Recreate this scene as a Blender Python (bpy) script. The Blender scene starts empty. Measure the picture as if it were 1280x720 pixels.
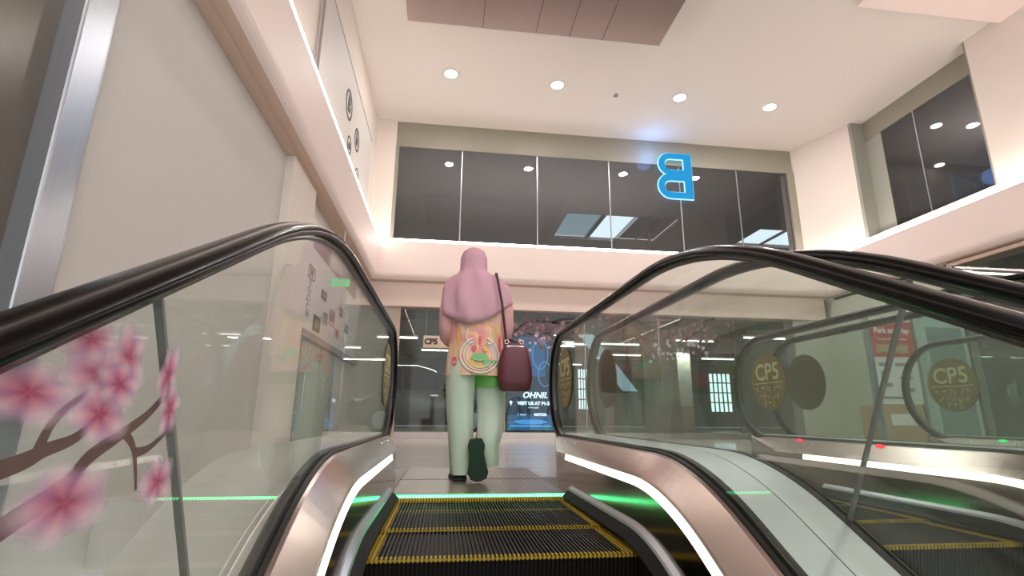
import bpy, bmesh, math, random
from mathutils import Vector, Matrix
random.seed(7)
PI = math.pi
sin, cos, tan = math.sin, math.cos, math.tan
scene = bpy.context.scene
COL = scene.collection

# ------------------------------------------------------------------ materials
def srgb(r, g, b):
    f = lambda c: (c/255/12.92) if c/255 <= .04045 else ((c/255+.055)/1.055)**2.4
    return (f(r), f(g), f(b), 1)

def new_mat(name):
    m = bpy.data.materials.new(name); m.use_nodes = True
    nt = m.node_tree
    return m, nt, nt.nodes, nt.links

def mat(name, rgb, rough=.5, metal=0., noise=0., scale=6., stretch=None, bump=0., spec=.5, coat=0.):
    m, nt, N, L = new_mat(name)
    b = N['Principled BSDF']
    c = srgb(*rgb)
    b.inputs['Base Color'].default_value = c
    b.inputs['Roughness'].default_value = rough
    b.inputs['Metallic'].default_value = metal
    b.inputs['Specular IOR Level'].default_value = spec
    b.inputs['Coat Weight'].default_value = coat
    if noise or bump:
        tc = N.new('ShaderNodeTexCoord'); mp = N.new('ShaderNodeMapping')
        if stretch: mp.inputs['Scale'].default_value = stretch
        nz = N.new('ShaderNodeTexNoise'); nz.inputs['Scale'].default_value = scale; nz.inputs['Detail'].default_value = 5
        L.new(tc.outputs['Object'], mp.inputs[0]); L.new(mp.outputs[0], nz.inputs['Vector'])
        if noise:
            mx = N.new('ShaderNodeMix'); mx.data_type = 'RGBA'
            mx.inputs[6].default_value = tuple(x*(1-noise) for x in c[:3])+(1,)
            mx.inputs[7].default_value = tuple(min(1, x*(1+noise)) for x in c[:3])+(1,)
            L.new(nz.outputs[0], mx.inputs[0]); L.new(mx.outputs[2], b.inputs['Base Color'])
        if bump:
            bp = N.new('ShaderNodeBump'); bp.inputs['Strength'].default_value = bump; bp.inputs['Distance'].default_value = .01
            L.new(nz.outputs[0], bp.inputs['Height']); L.new(bp.outputs[0], b.inputs['Normal'])
    return m

def emit(name, rgb, strength):
    m, nt, N, L = new_mat(name)
    N.remove(N['Principled BSDF'])
    e = N.new('ShaderNodeEmission'); e.inputs[0].default_value = srgb(*rgb); e.inputs[1].default_value = strength
    L.new(e.outputs[0], N['Material Output'].inputs[0])
    return m

def glass(name, tint=(232, 240, 236), f0=.03, rough=.0, power=5.5, haze=.02):
    """Thin architectural pane: straight-through transmission with a Schlick mirror part."""
    m, nt, N, L = new_mat(name)
    N.remove(N['Principled BSDF'])
    lw = N.new('ShaderNodeLayerWeight'); lw.inputs['Blend'].default_value = .5
    p = N.new('ShaderNodeMath'); p.operation = 'POWER'; p.inputs[1].default_value = power
    k = N.new('ShaderNodeMath'); k.operation = 'MULTIPLY_ADD'; k.inputs[1].default_value = 1-f0; k.inputs[2].default_value = f0
    L.new(lw.outputs['Facing'], p.inputs[0]); L.new(p.outputs[0], k.inputs[0])
    t = N.new('ShaderNodeBsdfTransparent'); t.inputs[0].default_value = srgb(*tint)
    g = N.new('ShaderNodeBsdfGlossy'); g.inputs['Roughness'].default_value = rough
    mx = N.new('ShaderNodeMixShader')
    L.new(k.outputs[0], mx.inputs[0]); L.new(t.outputs[0], mx.inputs[1]); L.new(g.outputs[0], mx.inputs[2])
    df = N.new('ShaderNodeBsdfDiffuse'); df.inputs[0].default_value = (.8, .86, .8, 1)
    m2 = N.new('ShaderNodeMixShader'); m2.inputs[0].default_value = haze  # pale diffuse haze mixed in to lift the blacks behind the glass
    L.new(mx.outputs[0], m2.inputs[1]); L.new(df.outputs[0], m2.inputs[2])
    L.new(m2.outputs[0], N['Material Output'].inputs[0])
    return m

W = {}
W['wall'] = mat('painted_plaster', (224, 214, 206), .75, noise=.03, scale=2)
W['wall_grey'] = mat('satin_wall_panel', (202, 197, 193), .6, noise=.03, scale=1.5)
W['fascia'] = mat('pink_white_fascia', (238, 221, 215), .55, noise=.02, scale=2)
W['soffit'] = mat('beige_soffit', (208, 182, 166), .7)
W['ceiling'] = mat('ceiling_paint', (218, 212, 206), .85, noise=.02, scale=1)
W['brown'] = mat('bronze_ceiling_metal', (128, 112, 106), .3, .3, noise=.08, scale=3)
W['browndark'] = mat('bronze_joint', (70, 54, 50), .5)
W['olive'] = mat('olive_grey_panel', (142, 138, 126), .45, noise=.05)
W['reveal'] = mat('grey_green_reveal', (150, 152, 142), .45, noise=.04)
W['darkroom'] = mat('dark_room_paint', (140, 134, 134), .8, noise=.1)
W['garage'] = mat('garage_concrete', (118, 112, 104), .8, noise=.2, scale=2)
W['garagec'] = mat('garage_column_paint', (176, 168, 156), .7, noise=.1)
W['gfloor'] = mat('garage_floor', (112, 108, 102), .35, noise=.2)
W['alu'] = mat('brushed_aluminium', (176, 182, 190), .3, .8, noise=.08, scale=30, stretch=(1, 1, .05))
W['bronzeglass'] = mat('dark_bronze_panel', (92, 82, 70), .25, .1, noise=.1, scale=1)
W['steel'] = mat('brushed_stainless', (196, 184, 178), .27, 1., noise=.06, scale=60, stretch=(1, .04, 1))
W['steel_dark'] = mat('dark_stainless', (150, 140, 132), .14, 1., noise=.06, scale=60, stretch=(1, .04, 1))
W['steel_pale'] = mat('pale_deck_aluminium', (212, 219, 222), .38, .45, noise=.04, scale=50, stretch=(1, .04, 1))
W['chrome'] = mat('chrome', (225, 225, 225), .1, 1.)
W['rubber'] = mat('handrail_rubber', (12, 11, 12), .2, spec=.18)
W['black'] = mat('black_gasket', (18, 17, 17), .5)
W['guide'] = mat('dark_steel_guide', (88, 86, 86), .3, .8)
W['seal'] = mat('grey_joint_seal', (135, 132, 130), .5)
W['brush'] = mat('black_bristle', (16, 13, 16), .8, bump=.8, scale=300)
W['tread'] = mat('dark_step_metal', (22, 19, 16), .55, .0, spec=.3)
W['yellow'] = mat('yellow_step_paint', (168, 142, 30), .6, noise=.15, scale=40)
W['plate'] = mat('landing_plate_metal', (176, 160, 152), .3, .7, noise=.18, scale=25)
W['tile'] = mat('pale_floor_tile', (202, 196, 192), .16, noise=.05, scale=2)
W['glass'] = glass('clear_balustrade_glass', (247, 251, 249), .03, power=6., haze=.03)
W['shopglass'] = glass('shop_glass', (232, 236, 233), .03)
W['winglass'] = glass('upper_window_glass', (205, 205, 207), .03)
W['carglass'] = mat('dark_car_glass', (24, 25, 27), .06, coat=.5)
W['carpaint'] = mat('grey_car_paint', (92, 90, 88), .3, .3, coat=.7)
W['tyre'] = mat('tyre_rubber', (26, 26, 26), .8)
W['gold'] = mat('gold_brown_vinyl', (134, 114, 62), .45, .2, noise=.08, scale=30)
W['golddark'] = mat('brown_vinyl_back', (92, 80, 46), .5)
W['cream'] = mat('pale_lettering', (212, 206, 160), .5)
W['petal'] = mat('pink_petal_vinyl', (232, 168, 184), .6, noise=.12, scale=25)
W['petal2'] = mat('pale_petal_vinyl', (226, 186, 200), .6, noise=.1, scale=25)
W['petal3'] = mat('deep_pink_petal_vinyl', (206, 92, 116), .6, noise=.12, scale=25)
W['branch'] = mat('brown_branch_vinyl', (104, 82, 78), .6, noise=.2, scale=30)
W['led'] = emit('warm_white_led', (255, 240, 230), 20)
W['led_soft'] = emit('balustrade_led', (255, 238, 222), 2.6)
W['led_green'] = emit('green_comb_led', (30, 255, 130), 9)
W['led_core'] = emit('green_white_led_dots', (150, 255, 225), 2.2)
W['lamp'] = emit('downlight_lens', (255, 244, 226), 25)
W['lamp_in'] = emit('room_downlight_lens', (255, 246, 235), 4)
W['tube'] = emit('fluorescent_tube', (255, 252, 245), 5)
W['sky_panel'] = emit('pale_daylight', (215, 236, 242), 2.2)
W['sky_dim'] = emit('dim_reflected_daylight', (150, 176, 184), 1.1)
W['neon'] = emit('blue_neon_face', (44, 152, 212), .8)
W['neon_edge'] = emit('pale_blue_neon_edge', (165, 225, 252), 1.2)
W['white'] = mat('white_board', (214, 212, 210), .5)
W['red'] = mat('red_board', (176, 58, 58), .5)
W['redink'] = mat('faded_red_ink', (168, 110, 112), .6)
W['ink'] = mat('dark_ink', (70, 64, 66), .6)
W['greyink'] = mat('grey_ink', (140, 134, 138), .6)
W['kiosk'] = mat('beige_machine_metal', (170, 146, 118), .45)
W['brownband'] = mat('brown_picture_band', (126, 104, 102), .5, noise=.35, scale=3)
W['exit'] = emit('exit_sign_green', (40, 200, 120), 1.2)
W['screen'] = emit('ad_screen_blue', (30, 84, 130), 1.1)
W['screen_dark'] = emit('ad_screen_dark', (22, 52, 78), .9)
W['screen_hi'] = emit('ad_screen_light', (200, 232, 252), 2.0)
W['screen_mid'] = emit('ad_screen_mid', (62, 140, 205), 1.3)
W['skin'] = mat('skin', (176, 132, 108), .55)
W['scarf'] = mat('dusty_pink_scarf', (206, 160, 176), .75, noise=.05, scale=8)
W['sleeve'] = mat('pink_sleeve_cloth', (222, 166, 170), .75, noise=.12, scale=14)
W['maroon'] = mat('maroon_leather', (96, 34, 50), .42, noise=.1, scale=10)
W['strap'] = mat('dark_maroon_strap', (62, 32, 44), .5)
W['sole'] = mat('dark_green_black_sole', (22, 44, 34), .6)
W['shoe'] = mat('dark_shoe_cloth', (32, 34, 34), .7)
W['print_w'] = mat('white_print', (232, 226, 226), .7)
W['print_g'] = mat('green_print', (134, 196, 136), .7)
W['print_r'] = mat('coral_print', (222, 104, 104), .7)
W['print_y'] = mat('yellow_print', (226, 190, 96), .7)

def tunic_mat():
    m, nt, N, L = new_mat('pink_orange_floral_cloth')
    b = N['Principled BSDF']; b.inputs['Roughness'].default_value = .75
    tc = N.new('ShaderNodeTexCoord'); mp = N.new('ShaderNodeMapping'); mp.inputs['Scale'].default_value = (9, 9, 4)
    nz = N.new('ShaderNodeTexNoise'); nz.inputs['Scale'].default_value = 1.; nz.inputs['Detail'].default_value = 3; nz.inputs['Distortion'].default_value = 1.2
    cr = N.new('ShaderNodeValToRGB'); e = cr.color_ramp
    e.elements[0].position = .30; e.elements[0].color = srgb(222, 140, 150)
    e.elements[1].position = .72; e.elements[1].color = srgb(242, 222, 216)
    for p, c in ((.42, (234, 168, 158)), (.5, (240, 204, 158)), (.6, (238, 184, 190))):
        x = e.elements.new(p); x.color = srgb(*c)
    L.new(tc.outputs['Object'], mp.inputs[0]); L.new(mp.outputs[0], nz.inputs['Vector'])
    L.new(nz.outputs[0], cr.inputs[0]); L.new(cr.outputs[0], b.inputs['Base Color'])
    return m
W['tunic'] = tunic_mat()
W['trouser'] = mat('pale_sage_trouser_cloth', (210, 215, 208), .8, noise=.05, scale=6)
W['trouser_top'] = mat('leaf_green_cloth', (112, 176, 92), .8, noise=.1, scale=6)

# ------------------------------------------------------------------ mesh helpers
class MB:
    def __init__(s): s.v = []; s.f = []; s.m = []; s.s = []
    def add(s, vs, fs, m=0, smooth=False):
        o = len(s.v); s.v += [tuple(p) for p in vs]
        for f in fs: s.f.append([o+i for i in f]); s.m.append(m); s.s.append(smooth)
    def box(s, x0, x1, y0, y1, z0, z1, m=0, M=None):
        vs = [Vector((x, y, z)) for x in (x0, x1) for y in (y0, y1) for z in (z0, z1)]
        if M: vs = [M @ v for v in vs]
        s.add(vs, [(0, 1, 3, 2), (4, 6, 7, 5), (0, 4, 5, 1), (2, 3, 7, 6), (0, 2, 6, 4), (1, 5, 7, 3)], m)
    def rings(s, R, m=0, smooth=True, cap0=True, cap1=True, closed=True):
        n = len(R[0]); vs = [p for r in R for p in r]; fs = []
        for i in range(len(R)-1):
            for j in range(n if closed else n-1):
                k = (j+1) % n
                fs.append((i*n+j, i*n+k, (i+1)*n+k, (i+1)*n+j))
        s.add(vs, fs, m, smooth)
        if cap0: s.add(R[0], [tuple(range(n))][::-1], m)
        if cap1: s.add(R[-1], [tuple(range(n))], m)
    def tube(s, pts, r, n=10, m=0, caps=True):
        pts = [Vector(p) for p in pts]
        rs = r if isinstance(r, (list, tuple)) else [r]*len(pts)
        R = []; ref = None
        for i, p in enumerate(pts):
            a = pts[max(i-1, 0)]; b = pts[min(i+1, len(pts)-1)]
            t = (b-a).normalized()
            if ref is None: ref = Vector((0, 0, 1)) if abs(t.z) < .9 else Vector((1, 0, 0))
            u = t.cross(ref).normalized(); w = u.cross(t).normalized(); ref = w
            R.append([p+(u*cos(2*PI*k/n)+w*sin(2*PI*k/n))*rs[i] for k in range(n)])
        s.rings(R, m, True, caps, caps)
    def cyl(s, c, r0, r1, z0, z1, n=24, m=0, axis='z'):
        def P(a, r, z):
            x, y = r*cos(a), r*sin(a)
            v = {'z': (x, y, z), 'y': (x, z, y), 'x': (z, x, y)}[axis]
            return Vector(c)+Vector(v)
        s.rings([[P(2*PI*k/n, r, z) for k in range(n)] for r, z in ((r0, z0), (r1, z1))], m, False)
    def poly(s, pts, d, m=0):
        """prism: outline pts pushed by vector d"""
        n = len(pts); d = Vector(d); a = [Vector(p) for p in pts]; b = [p+d for p in a]
        s.add(a+b, [tuple(range(n))[::-1], tuple(range(n, 2*n))]+[(i, (i+1) % n, n+(i+1) % n, n+i) for i in range(n)], m)
    def ball(s, c, r, m=0, n=12, q=8):
        r = r if isinstance(r, (tuple, list)) else (r, r, r)
        R = []
        for i in range(q+1):
            t = PI*(.02+.96*i/q)
            R.append([Vector(c)+Vector((r[0]*sin(t)*cos(2*PI*k/n), r[1]*sin(t)*sin(2*PI*k/n), r[2]*cos(t))) for k in range(n)])
        s.rings(R, m)
    def build(s, name, mats, parent=None, bevel=0.):
        me = bpy.data.meshes.new(name); me.from_pydata(s.v, [], s.f)
        if not isinstance(mats, (list, tuple)): mats = [mats]
        for x in mats: me.materials.append(W[x] if isinstance(x, str) else x)
        me.polygons.foreach_set('material_index', s.m)
        me.polygons.foreach_set('use_smooth', s.s)
        bm = bmesh.new(); bm.from_mesh(me); bmesh.ops.recalc_face_normals(bm, faces=bm.faces)
        bm.to_mesh(me); bm.free(); me.update()
        o = bpy.data.objects.new(name, me); COL.objects.link(o)
        if parent: o.parent = parent
        if bevel:
            b = o.modifiers.new('bevel', 'BEVEL'); b.width = bevel; b.segments = 2; b.limit_method = 'ANGLE'
        return o

def tag(o, label, cat, group=None):
    o['label'] = label; o['category'] = cat
    if group: o['group'] = group
    return o
def struct(o, label=None):
    o['kind'] = 'structure'
    if label: o['label'] = label
    return o
def empty(name, loc=(0, 0, 0), rz=0):
    o = bpy.data.objects.new(name, None); COL.objects.link(o)
    o.location = loc; o.rotation_euler = (0, 0, rz); o.empty_display_size = .1
    return o
def copy_tree(o, parent=None):
    c = o.copy(); COL.objects.link(c); c.parent = parent
    for ch in list(o.children): copy_tree(ch, c)
    return c

def text_mesh(txt, size, origin, right, up, depth=.002, align='CENTER', bold=0., flip=False, sx=1.):
    """lettering as vertices and faces, laid in the plane (right, up) at origin"""
    cu = bpy.data.curves.new('t', 'FONT'); cu.body = txt; cu.size = size; cu.align_x = align; cu.align_y = 'CENTER'
    cu.extrude = depth/2; cu.offset = bold; cu.resolution_u = 3
    ob = bpy.data.objects.new('t', cu); COL.objects.link(ob)
    bpy.context.view_layer.update()
    dg = bpy.context.evaluated_depsgraph_get()
    me = bpy.data.meshes.new_from_object(ob.evaluated_get(dg))
    r = Vector(right).normalized(); u = Vector(up).normalized(); n = r.cross(u)
    vs = []
    for v in me.vertices:
        x = v.co.x*sx*(-1 if flip else 1)
        vs.append(Vector(origin)+r*x+u*v.co.y+n*v.co.z)
    fs = [tuple(p.vertices) for p in me.polygons]
    COL.objects.unlink(ob); bpy.data.objects.remove(ob); bpy.data.curves.remove(cu); bpy.data.meshes.remove(me)
    return vs, fs

# ------------------------------------------------------------------ room shell
YF = 7.0            # face of the far ledge
XL, XR = -1.65, 8.03
XW = -1.92          # left wall
CZ = 6.77
b = MB(); b.box(-8, 14, 1.66, 7.35, -.3, 0)
b.box(-8, -.95, 0, 1.66, -.3, 0); b.box(4.05, 14, 0, 1.66, -.3, 0)
b.box(-.95, 4.05, 1.0, 1.66, -.3, -.004)
struct(b.build('floor', 'tile'))
b = MB()
for i in range(-3, 15): b.box(i*.8-.003, i*.8+.003, 1.67, 7.2, -.001, .0006)
for j in range(1, 8): b.box(-1.9, 8, 1.66+j*.8-.003, 1.66+j*.8+.003, -.001, .0006)
struct(b.build('trim_1', mat('tile_grout', (150, 144, 140), .6)), 'tile joints in the landing floor')
b = MB(); b.box(-6, 14, -9, 7.8, CZ, CZ+.3); struct(b.build('ceiling', 'ceiling'))
# left wall : lower and upper
b = MB()
b.box(XW-.3, XW, -.62, 8.0, -5, 3.2); struct(b.build('wall_left', 'wall_grey'))
b = MB(); b.box(XW-.25, XW-.02, -9, -.62, -5, 3.2); struct(b.build('wall_left.001', 'bronzeglass'), 'dark bronze panel wall beside the left wall')
b = MB(); b.box(XW-.05, XW+.07, -.86, -.68, -5, 3.0); b.box(XW-.05, XW+.03, -.68, -.615, -5, 3.0)
struct(b.build('trim_2', 'alu', bevel=.01), 'upright aluminium edge strip between bronze panel and left wall')
b = MB(); b.box(XW-.3, XW, -9, 8.0, 3.2, CZ); struct(b.build('wall_left.002', 'wall'), 'upper left wall over the ledge')
b = MB(); b.box(XW-.02, XW+.09, 2.05, 2.95, -2, 3.02); struct(b.build('wall_left.003', 'wall', bevel=.01), 'pilaster on the left wall')

def ledge(pa, pb, nrm, name, label, z0=3.0, z1=3.82, depth=.35):
    """rounded light ledge: section swept from pa to pb; nrm points into the hall"""
    pa, pb, n = Vector(pa), Vector(pb), Vector(nrm)
    sec = [(-depth, z1), (0, z1), (0, z0+.16)]
    for k in range(1, 7):
        a = k/6*PI/2; sec.append((-.14*(1-cos(a)), z0+.16-.14*sin(a)))
    sec += [(-.17, z0+.02), (-.17, z0), (-depth, z0)]
    m = MB(); m.rings([[Vector((p.x, p.y, 0))+n*d+Vector((0, 0, z)) for d, z in sec] for p in (pa, pb)], 0, False)
    n_ = len(sec)
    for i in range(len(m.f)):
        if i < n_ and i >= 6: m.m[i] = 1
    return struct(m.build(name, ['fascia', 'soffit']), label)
ledge((XL, -9, 0), (XL, YF, 0), (1, 0, 0), 'trim_3', 'pink white ledge along the left wall')
ledge((XL-.3, YF, 0), (XR+.3, YF, 0), (0, -1, 0), 'trim_4', 'pink white ledge along the far wall', depth=.6)
ledge((XR, -9, 0), (XR, YF, 0), (-1, 0, 0), 'trim_5', 'pink white ledge along the right wall', depth=.6)
# lower band under the far ledge
b = MB(); b.box(XW, XR, YF+.17, YF+.5, 2.52, 3.0); b.box(XW, XR, YF+.15, YF+.17, 2.52, 2.58)
struct(b.build('trim_6', mat('pink_beige_band', (224, 203, 194), .6)), 'beige band above the far shopfront')
b = MB(); b.box(XR+.12, XR+.5, -9, 7, 2.94, 3.0); struct(b.build('trim_7', 'soffit'), 'beige band above the right glazing')
# LED strips on the ledges
def strip(name, p0, p1, label, n):
    m = MB(); p0, p1 = Vector(p0), Vector(p1); n = Vector(n)
    u = Vector((0, 0, 1))
    m.rings([[p+n*a+u*c for a, c in ((-.05, 0), (.0, 0), (.0, .045), (-.05, .045))] for p in (p0, p1)], 0, False)
    return tag(m.build(name, 'led'), label, 'light', 'light strips on top of the ledges')
strip('light_strip', (XL, -6, 3.825), (XL, YF, 3.825), 'glowing white light strip along the top of the left ledge', (1, 0, 0))
strip('light_strip', (XL+.02, YF, 3.825), (XR-.02, YF, 3.825), 'glowing white light strip along the top of the far ledge, under the wide window', (0, -1, 0))
strip('light_strip', (XR, -6, 3.825), (XR, YF-.02, 3.825), 'glowing white light strip along the top of the right ledge', (-1, 0, 0))

# far upper wall with wide window recess x -1.49 .. 7.92
GY = 7.42
b = MB()
b.box(XW, -1.49, GY, GY+.5, 3.0, CZ)
b.box(7.92, 8.0, GY, GY+.5, 3.0, CZ)
struct(b.build('wall_back', 'wall'))
b = MB(); b.poly([(7.93, GY, 3.6), (8.42, 6.2, 3.6), (8.9, 6.2, 3.6), (8.9, GY+.5, 3.6), (7.93, GY+.5, 3.6)], (0, 0, CZ-3.6))
struct(b.build('wall_back.001', 'wall'), 'angled corner wall between the two upper windows')
b = MB()
b.box(-1.49, 7.92, GY+.05, GY+.1, 6.17, CZ)
b.box(7.74, 7.92, GY, GY+.1, 3.6, 6.17)
b.box(-1.49, -1.42, GY, GY+.1, 3.6, 6.17)
b.box(-1.49, 7.92, GY+.02, GY+.1, 3.6, 3.86)
struct(b.build('trim_8', 'olive'), 'olive grey framing of the wide upper window')
win = empty('window_1', (0, GY, 0)); struct(win, 'wide frameless upper window in the far wall')
xs = [-1.42, -.04, 1.65, 3.32, 5.01, 6.45, 7.74]
for x0, x1 in zip(xs, xs[1:]):
    m = MB(); m.box(x0+.006, x1-.006, .05, .062, 3.86, 6.17); m.build('pane', 'winglass', win)
m = MB()
for x in xs[1:-1]: m.box(x-.012, x+.012, .045, .066, 3.86, 6.14)
m.build('joint', 'alu', win)
m = MB()
for x in xs[1:-1]:
    for z in (3.9,): m.box(x-.05, x+.05, .02, .05, z-.02, z+.05)
m.build('clamp', 'chrome', win)

# room behind the wide window
b = MB()
b.box(-6, 14, 15.5, 15.7, 3.0, 6.4); b.box(-6.2, -6, 7.9, 15.5, 3.0, 6.4); b.box(14, 14.2, 7.9, 15.5, 3, 6.4)
b.box(-6, 14, 7.9, 15.7, 3.0, 3.1)
struct(b.build('wall_back.002', 'darkroom'), 'dark walls of the room behind the wide window')
b = MB()
b.box(-6, 3.2, 7.52, 15.7, 6.3, 6.4); b.box(6.75, 9.6, 7.52, 15.7, 6.3, 6.4); b.box(3.2, 6.75, 7.52, 11.0, 6.3, 6.4); b.box(3.2, 6.75, 13.2, 15.7, 6.3, 6.4)
b.box(9.6, 14, 7.52, 11.4, 6.3, 6.4); b.box(9.6, 14, 13.0, 15.7, 6.3, 6.4)
struct(b.build('ceiling.001', 'darkroom'), 'dark ceiling of the room behind the wide window')
sk = empty('skylight_reflection', (0, 0, 6.42)); tag(sk, 'pale blue daylight reflection built as glowing panes behind the wide window, left of the blue letter', 'skylight_reflection')  # glowing panes imitate daylight mirrored in the window glass
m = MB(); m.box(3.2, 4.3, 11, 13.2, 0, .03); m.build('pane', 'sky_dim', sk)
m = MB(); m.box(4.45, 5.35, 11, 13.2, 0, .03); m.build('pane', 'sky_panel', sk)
m = MB(); m.box(5.5, 6.75, 11, 13.2, 0, .03); m.build('pane', mat('grey_reflection', (120, 118, 120), .6), sk)
m = MB()
for x0, x1 in ((4.3, 4.45), (5.35, 5.38), (5.46, 5.5), (6.1, 6.14)): m.box(x0, x1, 11, 13.2, -.06, .02)
m.build('reflected_bar', 'alu', sk)
sk2 = empty('skylight_reflection', (0, 0, 6.42)); tag(sk2, 'small pale daylight reflection built as a glowing pane behind the right end of the wide window', 'skylight_reflection')  # one more glowing pane for the mirrored daylight
m = MB(); m.box(9.6, 14, 11.4, 13, 0, .03); m.build('pane', 'sky_panel', sk2)
m = MB(); m.box(10.6, 10.68, 11.4, 13, -.06, .02); m.build('reflected_bar', 'ink', sk2)
# room dividers seen in the dark room
b = MB(); b.box(6.1, 6.16, 12, 12.1, 3.1, 6.3); b.box(6.8, 7.3, 12.4, 12.9, 3.1, 5.3)
struct(b.build('wall_back.003', mat('dark_partition', (96, 92, 92), .7)), 'dark partition behind the wide window')

# right upper wall with window y 3.6 .. 6.2
RX = 8.42
b = MB()
b.box(RX, RX+.6, -9, 3.55, 3.6, CZ); b.box(RX, RX+.6, 3.55, 6.2, 3.6, 4.1)
struct(b.build('wall_right', 'wall'))
b = MB()
b.box(RX+.0, RX+.5, 6.12, 6.2, 4.1, CZ); b.box(RX+.3, RX+.36, 5.72, 6.15, 4.1, CZ)
struct(b.build('trim_9', 'reveal'), 'grey green reveal of the right upper window')
b = MB(); b.box(RX+.28, RX+.36, 3.55, 6.15, 6.34, CZ); b.box(RX, RX+.36, 3.55, 3.58, 4.1, CZ)
struct(b.build('trim_10', 'olive'), 'olive grey panel over the right upper window')
win2 = empty('window_2', (RX+.3, 0, 0)); struct(win2, 'dark upper window in the right wall')
ys = [3.55, 4.95, 5.72]
for y0, y1 in zip(ys, ys[1:]):
    m = MB(); m.box(.0, .012, y0+.006, y1-.006, 4.1, 6.34); m.build('pane', 'winglass', win2)
m = MB(); m.box(-.005, .016, 4.938, 4.962, 4.1, 6.34); m.build('joint', 'alu', win2)
b = MB()
b.box(RX+.62, 14, 3.2, 3.3, 3.1, 7.2); b.box(13, 13.2, 3.3, 7.4, 3.1, 7.2); b.box(RX+.62, 13, 3.3, 7.4, 3.0, 3.1); b.box(9, 14, 7.3, 7.4, 3.1, 6.6)
struct(b.build('wall_right.001', 'darkroom'), 'dark walls of the room behind the right window')
b = MB(); b.box(RX+.36, 13.2, 3.2, 7.4, 6.5, 6.6)
struct(b.build('ceiling.002', 'darkroom'), 'dark ceiling of the room behind the right window')

# lower right wall
tb = empty('tube_light', (0, 0, 0))
m = MB(); m.box(-.62, .62, -.04, .04, .03, .07); m.box(-.5, -.48, -.01, .01, .07, .2); m.box(.48, .5, -.01, .01, .07, .2); m.build('batten', 'white', tb)
m = MB(); m.tube([(-.6, 0, 0), (.6, 0, 0)], .02, 8); m.build('tube', 'tube', tb)
tr = copy_tree(tb); tr.location = (9.4, 4.75, 2.99); tag(tr, 'long lit white tube standing in for a reflection in the glazing under the right ledge', 'light')  # lit tube added in place of a bright reflection in the glazing
b = MB(); b.box(8.15, 8.45, 4.4, 7.6, 0, 3.1); struct(b.build('wall_right.002', mat('pale_green_grey_wall', (196, 198, 186), .7)), 'pale lower right wall')
b = MB(); b.box(8.15, 8.45, -9, 4.4, -5, 0); struct(b.build('wall_right.003', 'wall_grey'), 'wall below the right glazing')
win3 = empty('window_3', (8.2, 0, 0)); struct(win3, 'dark glazing under the right ledge')
for y0 in (-6, -4, -2, 0, 2.2):
    m = MB(); m.box(0, .012, y0+.02, min(y0+2.18, 4.38), .05, 2.94); m.build('pane', 'shopglass', win3)
m = MB()
for y0 in (-6, -4, -2, 0, 2.2, 4.36): m.box(-.02, .04, y0-.02, y0+.02, 0, 2.94)
m.box(-.02, .04, -6, 4.38, 0, .06); m.build('window_frame', 'steel_dark', win3)
b = MB(); b.box(12.5, 12.7, -9, 7.3, 0, 3.3); b.box(8.5, 12.5, 7.2, 7.3, 0, 3.3); b.box(8.5, 12.5, -9, -8.8, 0, 2.9); b.box(8.46, 12.7, -9, 0, -.2, 0)
struct(b.build('wall_right.004', mat('dark_green_interior', (96, 100, 88), .7, noise=.2)), 'dim room behind the right glazing')
b = MB(); b.box(8.74, 12.7, -9, 7.3, 3.3, 3.4); struct(b.build('ceiling.003', 'darkroom'), 'ceiling of the dim room behind the right glazing')

# ceiling band top right + bronze ceiling panel
b = MB(); b.box(5.9, 8.42, -9, 2.98, CZ-.12, CZ-.001); struct(b.build('trim_11', 'fascia'), 'lowered pink ceiling band at the upper right')
cp = empty('ceiling_panel', (0, 0, 6.4)); tag(cp, 'large bronze brown metal ceiling raft hanging in the middle of the hall', 'ceiling panel')
m = MB(); m.box(-1.02, 3.08, -1, 3.95, .0, .2); m.build('raft', 'brown', cp, bevel=.01)
m = MB()
for x in (.15, 1.0, 1.55, 2.1): m.box(x-.006, x+.006, -1, 3.94, -.003, .01)
m.build('panel_joint', 'browndark', cp)
m = MB()
for x in (-.9, 1, 2.9):
    for y in (0, 3.6): m.box(x-.02, x+.02, y-.02, y+.02, .18, .37)
m.build('hanger', 'alu', cp)

# ------------------------------------------------------------------ downlights
dl = empty('downlight', (0, 0, 0))
m = MB(); n = 28
m.rings([[Vector((r*cos(2*PI*k/n), r*sin(2*PI*k/n), z)) for k in range(n)] for r, z in ((.115, -.001), (.165, -.001), (.16, -.014), (.118, -.012))]+[[Vector((.115*cos(2*PI*k/n), .115*sin(2*PI*k/n), -.001)) for k in range(n)]], 0, False, False, False)
m.build('trim_ring', 'white', dl)
m = MB(); m.cyl((0, 0, 0), .118, .118, -.010, -.001, 28); lens = m.build('lens', 'lamp', dl)
dlabels = ['leftmost of the four lit ceiling downlights above the wide window', 'second lit ceiling downlight from the left, above the wide window',
           'third lit ceiling downlight from the left, above the blue letter', 'rightmost of the four lit ceiling downlights, above the corner']
lights = []
for i, x in enumerate((-.34, 1.74, 4.3, 6.31)):
    o = dl if i == 0 else copy_tree(dl)
    o.location = (x, 5.64+i*.055, CZ); tag(o, dlabels[i], 'downlight', 'downlights in the hall ceiling'); lights.append(o.location.copy())
dlens_in = MB(); dlens_in.cyl((0, 0, 0), .1, .1, -.02, -.001, 24)
protoin = None
for i, ((x, y), s) in enumerate((((9.92, 5.56), 'bright round downlight in the dark ceiling behind the right upper window'), ((11.6, 7.1), 'far small lamp low in the left pane of the right upper window'))):
    o = dlens_in.build('downlight', 'lamp_in') if i == 0 else protoin.copy()
    if i == 0: protoin = o
    else: COL.objects.link(o)
    o.location = (x, y, 6.5); tag(o, s, 'downlight', 'downlights behind the right window')
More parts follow.
